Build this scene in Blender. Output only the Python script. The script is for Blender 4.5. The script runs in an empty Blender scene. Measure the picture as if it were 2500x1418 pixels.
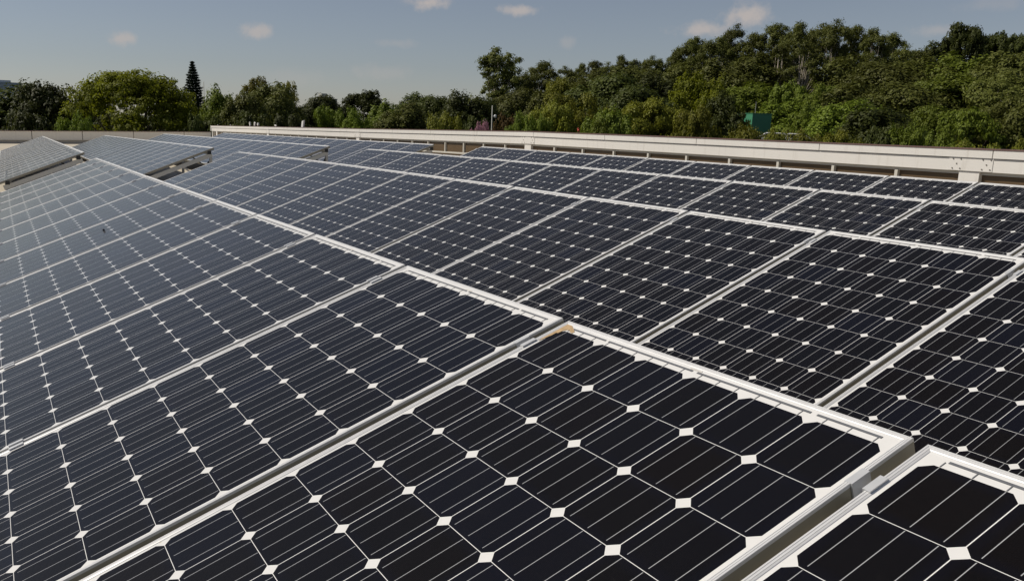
import bpy, bmesh, math, random
import numpy as np
from mathutils import Vector, Matrix

# ------------------------------------------------------------------ data
CAM_LOC=[-1.81501, 1.32783, 0.53334]
CAM_R=[-0.464382, -0.885392, 0.020742]
CAM_U=[0.197691, -0.080801, 0.976929]
CAM_B=[-0.863289, 0.457768, 0.212557]
F=2111.36
CX=1073.83
CY=753.76
W=1.01559
PU=0.158432
NEAR_ROWS=[[(-1,[-1.0155,0.0071,0.009],[-0.99995,0.00566,0.00848],[-0.0024,-0.93897,0.344]),(0,[0.0,0.0,0.0],[-0.99994,0.00704,0.00886],[-0.00356,-0.93896,0.34401]),(1,[1.0155,-0.0085,-0.0094],[-0.99992,0.00842,0.00925],[-0.00472,-0.93895,0.34402]),(2,[2.031,-0.0184,-0.0192],[-0.99991,0.0098,0.00964],[-0.00589,-0.93894,0.34403]),(3,[3.0465,-0.0297,-0.0293],[-0.99989,0.01118,0.01003],[-0.00705,-0.93893,0.34404]),(4,[4.062,-0.0424,-0.0399],[-0.99987,0.01256,0.01041],[-0.00821,-0.93891,0.34406]),(5,[5.0774,-0.0566,-0.0509],[-0.99984,0.01394,0.0108],[-0.00938,-0.9389,0.34407]),(6,[6.0929,-0.0721,-0.0622],[-0.99982,0.01533,0.01119],[-0.01054,-0.93888,0.34409]),(7,[7.1083,-0.089,-0.0739],[-0.99979,0.01671,0.01158],[-0.0117,-0.93886,0.34411]),(8,[8.1237,-0.1073,-0.0861],[-0.99976,0.01809,0.01196],[-0.01287,-0.93883,0.34413]),(9,[9.1391,-0.1271,-0.0986],[-0.99973,0.01947,0.01235],[-0.01403,-0.93881,0.34415]),(10,[10.1545,-0.1482,-0.1115],[-0.9997,0.02085,0.01274],[-0.01519,-0.93878,0.34417]),(11,[11.1699,-0.1707,-0.1249],[-0.99967,0.02223,0.01312],[-0.01636,-0.93876,0.3442]),(12,[12.1852,-0.1947,-0.1386],[-0.99963,0.02361,0.01351],[-0.01752,-0.93872,0.34422])],[(-1,[0.1943,-2.5612,-0.0064],[-0.99995,-0.00971,-0.00389],[0.0077,-0.93498,0.35461]),(0,[1.2099,-2.5539,-0.0039],[-0.99997,-0.00704,-0.00243],[0.00572,-0.935,0.3546]),(1,[2.2254,-2.5494,-0.0029],[-0.99999,-0.00437,-0.00097],[0.00374,-0.93501,0.35459]),(2,[3.241,-2.5476,-0.0033],[-1.0,-0.0017,0.00049],[0.00176,-0.93502,0.3546]),(3,[4.2567,-2.5485,-0.0053],[-1.0,0.00098,0.00195],[-0.00022,-0.93502,0.35461]),(4,[5.2723,-2.5521,-0.0087],[-0.99999,0.00365,0.00341],[-0.0022,-0.93501,0.35463]),(5,[6.288,-2.5585,-0.0136],[-0.99997,0.00632,0.00487],[-0.00418,-0.93499,0.35465]),(6,[7.3036,-2.5675,-0.02],[-0.99994,0.00899,0.00633],[-0.00616,-0.93497,0.35468]),(7,[8.3193,-2.5793,-0.0278],[-0.9999,0.01166,0.00779],[-0.00814,-0.93494,0.35472]),(8,[9.335,-2.5937,-0.0372],[-0.99985,0.01434,0.00925],[-0.01012,-0.9349,0.35477]),(9,[10.3508,-2.6109,-0.048],[-0.9998,0.01701,0.01071],[-0.0121,-0.93485,0.35482]),(10,[11.3665,-2.6308,-0.0603],[-0.99973,0.01968,0.01217],[-0.01408,-0.9348,0.35489]),(11,[12.3823,-2.6535,-0.0741],[-0.99966,0.02235,0.01363],[-0.01605,-0.93475,0.35495]),(12,[13.3981,-2.6788,-0.0894],[-0.99957,0.02501,0.01509],[-0.01803,-0.93468,0.35503])],[(-2,[1.3418,-5.1718,-0.0172],[-0.99997,-0.00282,-0.00736],[7e-05,-0.93699,0.34934]),(-1,[2.3574,-5.1694,-0.0111],[-0.99998,-0.00228,-0.00598],[5e-05,-0.937,0.34934]),(0,[3.373,-5.1677,-0.0064],[-0.99999,-0.00173,-0.0046],[2e-05,-0.937,0.34934]),(1,[4.3886,-5.1664,-0.003],[-0.99999,-0.00119,-0.00322],[-1e-05,-0.937,0.34934]),(2,[5.4042,-5.1658,-0.0011],[-1.0,-0.00065,-0.00183],[-3e-05,-0.937,0.34934]),(3,[6.4198,-5.1656,-0.0006],[-1.0,-0.0001,-0.00045],[-6e-05,-0.937,0.34934]),(4,[7.4354,-5.1661,-0.0015],[-1.0,0.00044,0.00093],[-9e-05,-0.937,0.34934]),(5,[8.451,-5.167,-0.0038],[-1.0,0.00098,0.00231],[-0.00011,-0.93699,0.34934]),(6,[9.4666,-5.1686,-0.0075],[-0.99999,0.00153,0.00369],[-0.00014,-0.93699,0.34934]),(7,[10.4823,-5.1707,-0.0127],[-0.99998,0.00207,0.00508],[-0.00017,-0.93699,0.34934]),(8,[11.4979,-5.1733,-0.0192],[-0.99998,0.00262,0.00646],[-0.00019,-0.93699,0.34934]),(9,[12.5135,-5.1765,-0.0271],[-0.99996,0.00316,0.00784],[-0.00022,-0.93699,0.34934]),(10,[13.5292,-5.1802,-0.0364],[-0.99995,0.0037,0.00922],[-0.00025,-0.93699,0.34934])],[(-2,[2.541,-7.7993,0.0021],[-0.99999,0.0004,-0.00501],[-0.00212,-0.93746,0.34809]),(-1,[3.5566,-7.7994,0.0065],[-0.99999,7e-05,-0.00434],[-0.00158,-0.93746,0.34809]),(0,[4.5722,-7.7991,0.0102],[-0.99999,-0.00026,-0.00366],[-0.00103,-0.93746,0.34809]),(1,[5.5878,-7.7985,0.0133],[-1.0,-0.00059,-0.00299],[-0.00049,-0.93746,0.34809]),(2,[6.6034,-7.7976,0.0157],[-1.0,-0.00092,-0.00231],[6e-05,-0.93746,0.34809]),(3,[7.619,-7.7964,0.0174],[-1.0,-0.00126,-0.00164],[0.00061,-0.93746,0.34809]),(4,[8.6346,-7.7948,0.0184],[-1.0,-0.00159,-0.00097],[0.00115,-0.93746,0.34809]),(5,[9.6502,-7.7928,0.0187],[-1.0,-0.00192,-0.00029],[0.0017,-0.93746,0.34809]),(6,[10.6658,-7.7905,0.0183],[-1.0,-0.00225,0.00038],[0.00225,-0.93746,0.34809]),(7,[11.6814,-7.7879,0.0173],[-1.0,-0.00258,0.00106],[0.00279,-0.93746,0.34809]),(8,[12.697,-7.785,0.0155],[-0.99999,-0.00292,0.00173],[0.00334,-0.93746,0.34809]),(9,[13.7126,-7.7817,0.0131],[-0.99999,-0.00325,0.00241],[0.00388,-0.93746,0.34808])]]
FAR_LINES=[([15.82,-0.4112,-0.188],[36.1319,-0.9565,-0.3951]),([15.82,-2.8275,-0.0925],[36.1319,-3.2474,-0.3422]),([15.82,-5.2821,-0.0477],[36.1319,-5.5843,-0.2553]),([15.82,-7.7793,-0.0004],[36.1319,-8.0649,-0.1872])]

R = math.radians
SC = bpy.context.scene
COL = SC.collection
CAM = Vector(CAM_LOC)

# ------------------------------------------------------------------ camera
cam = bpy.data.cameras.new('camera')
camo = bpy.data.objects.new('camera', cam)
COL.objects.link(camo)
cam.sensor_fit = 'HORIZONTAL'
cam.sensor_width = 36.0
cam.lens = 36.0 * F / 2500.0
cam.shift_x = (1250.0 - CX) / 2500.0
cam.shift_y = (CY - 709.0) / 2500.0
cam.clip_start = 0.02
cam.clip_end = 20000.0
_r, _u, _b = Vector(CAM_R), Vector(CAM_U), Vector(CAM_B)
camo.matrix_world = Matrix(((_r.x, _u.x, _b.x, CAM.x), (_r.y, _u.y, _b.y, CAM.y), (_r.z, _u.z, _b.z, CAM.z), (0, 0, 0, 1)))
SC.camera = camo

# ------------------------------------------------------------------ light
SUN_AZ, SUN_EL = 34.0, 47.0          # azimuth from north (+Y) towards east (+X)
sd = Vector((math.sin(R(SUN_AZ)) * math.cos(R(SUN_EL)), math.cos(R(SUN_AZ)) * math.cos(R(SUN_EL)), math.sin(R(SUN_EL))))
sl = bpy.data.lights.new('sun', 'SUN')
sl.energy = 4.3
sl.angle = R(0.53)
sl.color = (1.0, 0.925, 0.80)
so = bpy.data.objects.new('sun', sl)
COL.objects.link(so)
so.rotation_euler = (-sd).to_track_quat('-Z', 'Y').to_euler()
SC.view_settings.view_transform = 'Standard'
SC.view_settings.look = 'None'
SC.view_settings.exposure = 0.0
SC.view_settings.gamma = 1.0
SC.render.engine = 'CYCLES'
SC.cycles.max_bounces = 8
SC.cycles.transparent_max_bounces = 8
SC.cycles.use_denoising = True


def pray(px, py):
    """direction of the view through a point of the 2500-pixel photograph"""
    d = _r * ((px - CX) / F) - _u * ((py - CY) / F) - _b
    return d.normalized()


# ---- sky
world = bpy.data.worlds.new('World')
SC.world = world
world.use_nodes = True
wt = world.node_tree
for n in list(wt.nodes):
    wt.nodes.remove(n)


class NT:
    """small helper to write node graphs"""
    def __init__(s, tree):
        s.t = tree

    def new(s, typ, **kw):
        n = s.t.nodes.new(typ)
        for k, v in kw.items():
            setattr(n, k, v)
        return n

    def put(s, sock, v):
        if hasattr(v, 'is_output') or isinstance(v, bpy.types.NodeSocket):
            s.t.links.new(v, sock)
        elif v is not None:
            sock.default_value = v

    def m(s, op, a, b=None, c=None, clamp=False):
        n = s.new('ShaderNodeMath', operation=op)
        n.use_clamp = clamp
        s.put(n.inputs[0], a)
        if b is not None:
            s.put(n.inputs[1], b)
        if c is not None:
            s.put(n.inputs[2], c)
        return n.outputs[0]

    def vm(s, op, a, b=None, out=0):
        n = s.new('ShaderNodeVectorMath', operation=op)
        s.put(n.inputs[0], a)
        if b is not None:
            s.put(n.inputs[1], b)
        return n.outputs['Value'] if out == 'Value' else n.outputs[out]

    def mix(s, fac, a, b, blend='MIX'):
        n = s.new('ShaderNodeMix', data_type='RGBA', blend_type=blend)
        s.put(n.inputs[0], fac)
        s.put(n.inputs[6], a)
        s.put(n.inputs[7], b)
        return n.outputs[2]

    def noise(s, vec, scale, detail=3.0, rough=0.55, dist=0.0):
        n = s.new('ShaderNodeTexNoise')
        if vec is not None:
            s.put(n.inputs['Vector'], vec)
        n.inputs['Scale'].default_value = scale
        n.inputs['Detail'].default_value = detail
        n.inputs['Roughness'].default_value = rough
        n.inputs['Distortion'].default_value = dist
        return n.outputs['Fac']

    def smooth(s, v, lo, hi, a=0.0, b=1.0):
        n = s.new('ShaderNodeMapRange', interpolation_type='SMOOTHSTEP')
        s.put(n.inputs[0], v)
        for i, q in enumerate((lo, hi, a, b)):
            n.inputs[i + 1].default_value = q
        return n.outputs[0]

    def ramp(s, v, stops):
        n = s.new('ShaderNodeValToRGB')
        e = n.color_ramp.elements
        e[0].position, e[0].color = stops[0][0], (*stops[0][1], 1)
        e[1].position, e[1].color = stops[-1][0], (*stops[-1][1], 1)
        for p, c in stops[1:-1]:
            q = e.new(p)
            q.color = (*c, 1)
        s.put(n.inputs[0], v)
        return n.outputs[0]


SKY_STRENGTH = 0.057
w = NT(wt)
sky = w.new('ShaderNodeTexSky', sky_type='NISHITA')
sky.sun_disc = False
sky.sun_elevation = R(SUN_EL)
sky.sun_rotation = R(SUN_AZ)
sky.altitude = 760.0
sky.air_density = 1.0
sky.dust_density = 0.5
sky.ozone_density = 1.7
geo = w.new('ShaderNodeTexCoord')
dirv = w.vm('NORMALIZE', geo.outputs['Generated'])
# thin cumulus puffs: a direction on the sky dome, angular half-width and half-height, density
PUFFS = [(302, 96, .021, .010, .75), (622, 78, .024, .011, .75), (1045, 8, .036, .010, .95), (1272, 26, .032, .008, .85),
         (1822, 40, .034, .017, .95), (1712, 74, .036, .011, .85), (2292, 74, .030, .007, .40), (1382, 105, .012, .009, .28),
         (925, 178, .05, .012, .22), (965, 106, .03, .006, .22), (720, 190, .05, .014, .14), (2420, 10, .04, .010, .2)]
n1 = w.noise(dirv, 38.0, 6.0, 0.62)
n2 = w.noise(dirv, 120.0, 4.0, 0.6)
nz = w.m('ADD', w.m('MULTIPLY', w.m('SUBTRACT', n1, 0.5), 2.6), w.m('MULTIPLY', w.m('SUBTRACT', n2, 0.5), 1.0))
cloud = None
for px, py, aw, ah, dens in PUFFS:
    c = pray(px, py)
    h = Vector((-c.y, c.x, 0)).normalized()
    v = c.cross(h).normalized()
    dx = w.m('DIVIDE', w.vm('DOT_PRODUCT', dirv, tuple(h), 'Value'), aw)
    dyy = w.m('DIVIDE', w.m('SUBTRACT', w.vm('DOT_PRODUCT', dirv, tuple(v), 'Value'), 0.0), ah)
    front = w.m('GREATER_THAN', w.vm('DOT_PRODUCT', dirv, tuple(c), 'Value'), 0.3)
    d2 = w.m('ADD', w.m('MULTIPLY', dx, dx), w.m('MULTIPLY', dyy, dyy))
    k = w.m('ADD', w.m('SUBTRACT', 1.0, w.m('SQRT', d2)), w.m('MULTIPLY', nz, 0.62))
    k = w.m('MULTIPLY', w.m('MULTIPLY', w.smooth(k, 0.0, 0.95), dens), front)
    cloud = k if cloud is None else w.m('MAXIMUM', cloud, k)
CLOUD_COL = (8.6, 7.7, 7.2, 1)
hs = w.new('ShaderNodeHueSaturation')
hs.inputs['Saturation'].default_value = 0.68
hs.inputs['Value'].default_value = 1.0
wt.links.new(sky.outputs[0], hs.inputs['Color'])
tintc = w.mix(1.0, hs.outputs[0], (1.0, 0.985, 1.035, 1), 'MULTIPLY')
skyc = w.mix(w.m('MULTIPLY', cloud, 0.88), tintc, CLOUD_COL)
bg = w.new('ShaderNodeBackground')
bg.inputs['Strength'].default_value = SKY_STRENGTH
wt.links.new(skyc, bg.inputs['Color'])
wo = w.new('ShaderNodeOutputWorld')
wt.links.new(bg.outputs[0], wo.inputs['Surface'])


# ------------------------------------------------------------------ materials
def material(name):
    m = bpy.data.materials.new(name)
    m.use_nodes = True
    t = m.node_tree
    for n in list(t.nodes):
        t.nodes.remove(n)
    g = NT(t)
    p = g.new('ShaderNodeBsdfPrincipled')
    o = g.new('ShaderNodeOutputMaterial')
    t.links.new(p.outputs[0], o.inputs[0])
    return m, g, p


def plain(name, col, rough=0.6, metal=0.0, var=0.12, scale=3.0, spec=0.5, dirt=None):
    m, g, p = material(name)
    tc = g.new('ShaderNodeTexCoord')
    n = g.noise(tc.outputs['Object'], scale, 5.0, 0.6)
    a = tuple(c * (1 - var) for c in col) + (1,)
    b = tuple(min(1, c * (1 + var)) for c in col) + (1,)
    c = g.mix(n, a, b)
    if dirt:
        mp = g.new('ShaderNodeMapping')
        g.put(mp.inputs['Vector'], tc.outputs['Object'])
        mp.inputs['Scale'].default_value = (9.0, 9.0, 0.7)
        d = g.smooth(g.noise(mp.outputs[0], 1.0, 5.0, 0.65), 0.52, 0.78)
        c = g.mix(g.m('MULTIPLY', d, dirt[1]), c, (*dirt[0], 1))
    g.put(p.inputs['Base Color'], c)
    g.put(p.inputs['Roughness'], g.m('ADD', g.m('MULTIPLY', n, 0.15), rough - 0.07))
    p.inputs['Metallic'].default_value = metal
    p.inputs['Specular IOR Level'].default_value = spec
    return m


MAT = {}
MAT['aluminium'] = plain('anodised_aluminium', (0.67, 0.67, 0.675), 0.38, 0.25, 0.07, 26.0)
MAT['side_aluminium'] = plain('shaded_olive_aluminium', (0.30, 0.285, 0.235), 0.5, 0.3, 0.15, 14.0)  # frame sides darkened to olive: the shade of the gaps painted into the colour
MAT['clamp'] = plain('clamp_aluminium', (0.56, 0.57, 0.59), 0.42, 0.3, 0.08, 40.0)
MAT['zinc'] = plain('galvanised_steel', (0.46, 0.46, 0.45), 0.5, 0.6, 0.2, 18.0)
MAT['rail'] = plain('rail_aluminium', (0.55, 0.55, 0.53), 0.45, 0.5, 0.08, 12.0)
MAT['black_plastic'] = plain('black_plastic', (0.015, 0.015, 0.016), 0.45)
MAT['ribbon'] = plain('tinned_ribbon', (0.17, 0.175, 0.19), 0.4, 0.3, 0.25, 60.0)
MAT['sticker'] = plain('grey_printed_sticker', (0.55, 0.53, 0.50), 0.6, 0, 0.45, 260.0)
MAT['cream'] = plain('cream_painted_metal', (0.655, 0.635, 0.605), 0.5, 0, 0.05, 1.2, 0.4, ((0.36, 0.32, 0.26), 0.34))
MAT['cream_light'] = plain('pale_cream_metal', (0.88, 0.83, 0.73), 0.5, 0, 0.04, 1.2, 0.4, ((0.42, 0.38, 0.31), 0.2))
MAT['cream_dim'] = plain('cream_painted_frame', (0.52, 0.50, 0.45), 0.55, 0, 0.06, 3.0)
MAT['beige'] = plain('beige_painted_concrete', (0.52, 0.47, 0.39), 0.7, 0, 0.07, 1.0, 0.3, ((0.35, 0.30, 0.24), 0.3))
MAT['coping'] = plain('brown_coping_metal', (0.13, 0.075, 0.065), 0.55, 0, 0.15, 2.0)
MAT['tan_panel'] = plain('tan_wall_panel', (0.33, 0.26, 0.18), 0.7, 0, 0.1, 2.0)
MAT['window_brown'] = plain('brown_tinted_window', (0.115, 0.08, 0.048), 0.22, 0, 0.18, 1.6, 0.5)
MAT['joint'] = plain('dark_joint_sealant', (0.05, 0.04, 0.035), 0.8)
MAT['bolt'] = plain('weathered_bolt', (0.20, 0.18, 0.16), 0.5, 0.6)
MAT['white_foam'] = plain('white_broken_tile', (0.62, 0.60, 0.57), 0.8, 0, 0.1, 8.0)
MAT['white_paint'] = plain('white_painted_metal', (0.60, 0.60, 0.58), 0.45)
MAT['roof_floor'] = plain('roof_screed', (0.46, 0.41, 0.33), 0.85, 0, 0.25, 0.8)
MAT['facade'] = plain('facade_render', (0.45, 0.42, 0.36), 0.8, 0, 0.1, 0.5)
MAT['green_clad'] = plain('green_painted_cladding', (0.055, 0.23, 0.13), 0.5, 0, 0.12, 0.6)
MAT['tower_grey'] = plain('bluish_grey_facade', (0.36, 0.41, 0.46), 0.5, 0, 0.05, 0.1)
MAT['tower_glass'] = plain('tower_window_band', (0.26, 0.31, 0.36), 0.3, 0, 0.2, 0.2)
MAT['tower_concrete'] = plain('pale_concrete', (0.36, 0.36, 0.33), 0.8, 0, 0.1, 0.1)
MAT['red_cloth'] = plain('orange_red_fabric', (0.42, 0.075, 0.04), 0.8)
MAT['car_white'] = plain('white_car_paint', (0.62, 0.62, 0.62), 0.25)
MAT['tyre'] = plain('tyre_rubber', (0.02, 0.02, 0.02), 0.8)
MAT['car_glass'] = plain('dark_car_glass', (0.02, 0.025, 0.03), 0.1)
MAT['stain'] = plain('tan_dried_dirt', (0.40, 0.28, 0.155), 0.9, 0, 0.6, 60.0)
MAT['bark'] = plain('grey_brown_bark', (0.10, 0.075, 0.055), 0.9, 0, 0.3, 3.0)
MAT['bark_pale'] = plain('pale_eucalypt_bark', (0.30, 0.26, 0.21), 0.85, 0, 0.3, 1.5)
MAT['forest_floor'] = plain('forest_floor', (0.030, 0.036, 0.014), 0.95, 0, 0.4, 0.08)


def cell_material():
    """glass over white backsheet with 6 x 10 dark pseudo-square cells, three busbars each; object space of a module"""
    m, g, p = material('solar_cell_glass')
    tc = g.new('ShaderNodeTexCoord')
    oi = g.new('ShaderNodeObjectInfo')
    sx = g.new('ShaderNodeSeparateXYZ')
    g.put(sx.inputs[0], tc.outputs['Object'])
    X = g.m('DIVIDE', sx.outputs[0], PU)
    Y = g.m('DIVIDE', g.m('MULTIPLY', sx.outputs[1], -1.0), CP)
    ix, iy = g.m('FLOOR', X), g.m('FLOOR', Y)
    lx = g.m('MULTIPLY', g.m('SUBTRACT', g.m('SUBTRACT', X, ix), 0.5), PU)
    ly = g.m('MULTIPLY', g.m('SUBTRACT', g.m('SUBTRACT', Y, iy), 0.5), CP)
    ax, ay = g.m('ABSOLUTE', lx), g.m('ABSOLUTE', ly)
    half = 0.0783
    ins = g.m('MULTIPLY', g.m('LESS_THAN', ax, half), g.m('LESS_THAN', ay, half))
    ins = g.m('MULTIPLY', ins, g.m('LESS_THAN', g.m('ADD', ax, ay), 2 * half - 0.0165))
    rng = g.m('MULTIPLY', g.m('GREATER_THAN', X, 0.0), g.m('LESS_THAN', X, 6.0))
    rng = g.m('MULTIPLY', rng, g.m('MULTIPLY', g.m('GREATER_THAN', Y, 0.0), g.m('LESS_THAN', Y, 10.0)))
    cell = g.m('MULTIPLY', ins, rng)
    # busbars
    bx = g.m('MINIMUM', ax, g.m('ABSOLUTE', g.m('SUBTRACT', ax, 0.052)))
    bar = g.m('LESS_THAN', bx, 0.00075)
    bar = g.m('MULTIPLY', bar, g.m('LESS_THAN', g.m('ABSOLUTE', g.m('ADD', ly, 0.003)), 0.0735))
    bar = g.m('MULTIPLY', bar, rng)
    # per-cell tint
    cv = g.new('ShaderNodeCombineXYZ')
    g.put(cv.inputs[0], g.m('ADD', ix, g.m('MULTIPLY', oi.outputs['Random'], 91.0)))
    g.put(cv.inputs[1], g.m('ADD', iy, 0.5))
    wn = g.new('ShaderNodeTexWhiteNoise', noise_dimensions='2D')
    g.put(wn.inputs['Vector'], cv.outputs[0])
    tint = g.ramp(wn.outputs['Value'], [(0.0, (0.0030, 0.0020, 0.0016)), (0.45, (0.0026, 0.0021, 0.0022)), (0.8, (0.0026, 0.0025, 0.0037)), (1.0, (0.0030, 0.0034, 0.0072))])
    # edges of a cell are a little bluer than its middle
    ed = g.m('MAXIMUM', ax, ay)
    tint = g.mix(g.smooth(ed, 0.05, 0.078, 0.0, 0.45), tint, (0.0032, 0.0036, 0.0085, 1))
    spk = g.smooth(g.noise(tc.outputs['Object'], 420.0, 2.0, 0.6), 0.55, 0.72)
    tint = g.mix(g.m('MULTIPLY', spk, 0.6), tint, (0.016, 0.0105, 0.0085, 1))
    # fingers: faint fine lines across the cell
    fg = g.m('LESS_THAN', g.m('FRACT', g.m('DIVIDE', ly, 0.0026)), 0.06)
    tint = g.mix(g.m('MULTIPLY', fg, 0.10), tint, (0.25, 0.25, 0.26, 1))
    tint = g.mix(bar, tint, (0.33, 0.335, 0.35, 1))
    # backsheet
    bn = g.noise(tc.outputs['Object'], 30.0, 4.0)
    back = g.mix(bn, (0.61, 0.605, 0.60, 1), (0.68, 0.675, 0.67, 1))
    col = g.mix(cell, back, tint)
    # dust, droppings and dried drips that lie on the glass
    ov = g.vm('ADD', tc.outputs['Object'], None)
    cvo = g.new('ShaderNodeCombineXYZ')
    g.put(cvo.inputs[2], g.m('MULTIPLY', oi.outputs['Random'], 37.0))
    ov = g.vm('ADD', tc.outputs['Object'], cvo.outputs[0])
    d1 = g.noise(ov, 2.2, 6.0, 0.7)
    d2 = g.smooth(g.noise(ov, 70.0, 3.0, 0.7), 0.66, 0.80)
    d3 = g.noise(ov, 9.0, 5.0, 0.7, 0.4)
    dust = g.m('ADD', g.m('MULTIPLY', g.smooth(d1, 0.30, 0.75), 0.0022), g.m('ADD', g.m('MULTIPLY', d2, 0.010), g.m('MULTIPLY', g.smooth(d3, 0.6, 0.85), 0.007)))
    col = g.mix(dust, col, (0.52, 0.47, 0.40, 1))
    vo = g.new('ShaderNodeTexVoronoi', feature='F1')
    g.put(vo.inputs['Vector'], ov)
    vo.inputs['Scale'].default_value = 5.0
    sp = g.m('MULTIPLY', g.m('LESS_THAN', vo.outputs['Distance'], 0.014), g.m('GREATER_THAN', g.noise(ov, 3.1, 1.0), 0.53))
    col = g.mix(g.m('MULTIPLY', sp, 0.8), col, (0.55, 0.50, 0.40, 1))
    g.put(p.inputs['Base Color'], col)
    p.inputs['Roughness'].default_value = 0.46
    p.inputs['Specular IOR Level'].default_value = 0.03
    p.inputs['Coat Weight'].default_value = 1.0
    p.inputs['Coat IOR'].default_value = 1.19
    g.put(p.inputs['Coat Roughness'], g.m('ADD', 0.10, g.m('MULTIPLY', g.smooth(d1, 0.3, 0.8), 0.10)))
    p.inputs['Sheen Weight'].default_value = SHEEN
    p.inputs['Sheen Roughness'].default_value = 0.19
    p.inputs['Sheen Tint'].default_value = (1.0, 0.95, 0.82, 1)
    return m


SHEEN = 0.40
CP = 0.158
MAT['cell_glass'] = cell_material()


def leaf_material(name, stops, trans=0.35):
    """leaf: colour from a per-leaf random number, shifted a little from tree to tree, some light through the blade"""
    m = bpy.data.materials.new(name)
    m.use_nodes = True
    t = m.node_tree
    for n in list(t.nodes):
        t.nodes.remove(n)
    g = NT(t)
    at = g.new('ShaderNodeAttribute', attribute_name='leaf_random')
    oi = g.new('ShaderNodeObjectInfo')
    f = g.m('ADD', g.m('MULTIPLY', at.outputs['Fac'], 0.42), g.m('ADD', g.m('MULTIPLY', oi.outputs['Random'], 0.34), 0.14))
    c = g.ramp(f, stops)
    hsv = g.new('ShaderNodeHueSaturation')
    g.put(hsv.inputs['Hue'], g.m('ADD', 0.488, g.m('MULTIPLY', oi.outputs['Random'], 0.024)))
    g.put(hsv.inputs['Value'], g.m('ADD', 0.82, g.m('MULTIPLY', oi.outputs['Random'], 0.36)))
    g.put(hsv.inputs['Color'], c)
    d = g.new('ShaderNodeBsdfPrincipled')
    g.put(d.inputs['Base Color'], hsv.outputs[0])
    d.inputs['Roughness'].default_value = 0.6
    d.inputs['Specular IOR Level'].default_value = 0.25
    tr = g.new('ShaderNodeBsdfTranslucent')
    g.put(tr.inputs['Color'], hsv.outputs[0])
    mx = g.new('ShaderNodeMixShader')
    mx.inputs[0].default_value = trans
    t.links.new(d.outputs[0], mx.inputs[1])
    t.links.new(tr.outputs[0], mx.inputs[2])
    o = g.new('ShaderNodeOutputMaterial')
    t.links.new(mx.outputs[0], o.inputs[0])
    return m


LEAF = {
    'dark': leaf_material('leaf_dark_green', [(0, (0.028, 0.038, 0.007)), (0.5, (0.056, 0.070, 0.012)), (1, (0.112, 0.126, 0.024))]),
    'umbrella': leaf_material('leaf_yellow_green', [(0, (0.105, 0.130, 0.008)), (0.5, (0.190, 0.220, 0.014)), (1, (0.29, 0.31, 0.028))], 0.5),
    'mid': leaf_material('leaf_mid_green', [(0, (0.064, 0.092, 0.008)), (0.5, (0.118, 0.155, 0.013)), (1, (0.195, 0.235, 0.028))], 0.30),
    'olive': leaf_material('leaf_olive', [(0, (0.100, 0.110, 0.010)), (0.5, (0.170, 0.180, 0.016)), (1, (0.250, 0.250, 0.034))], 0.30),
    'gum': leaf_material('leaf_dull_grey_green', [(0, (0.048, 0.060, 0.010)), (0.5, (0.094, 0.106, 0.018)), (1, (0.165, 0.168, 0.038))], 0.30),
    'pine': leaf_material('leaf_blackish_green', [(0, (0.010, 0.022, 0.010)), (0.5, (0.019, 0.036, 0.015)), (1, (0.034, 0.054, 0.024))], 0.1),
    'pink': leaf_material('petal_pink', [(0, (0.28, 0.14, 0.16)), (0.5, (0.48, 0.25, 0.30)), (1, (0.66, 0.42, 0.47))], 0.3),
    'yellow': leaf_material('leaf_pale_yellow', [(0, (0.11, 0.11, 0.016)), (0.5, (0.19, 0.18, 0.034)), (1, (0.28, 0.25, 0.060))], 0.45),
    'rust': leaf_material('leaf_rusty', [(0, (0.070, 0.050, 0.016)), (0.5, (0.12, 0.080, 0.026)), (1, (0.17, 0.11, 0.04))], 0.35),
}


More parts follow.
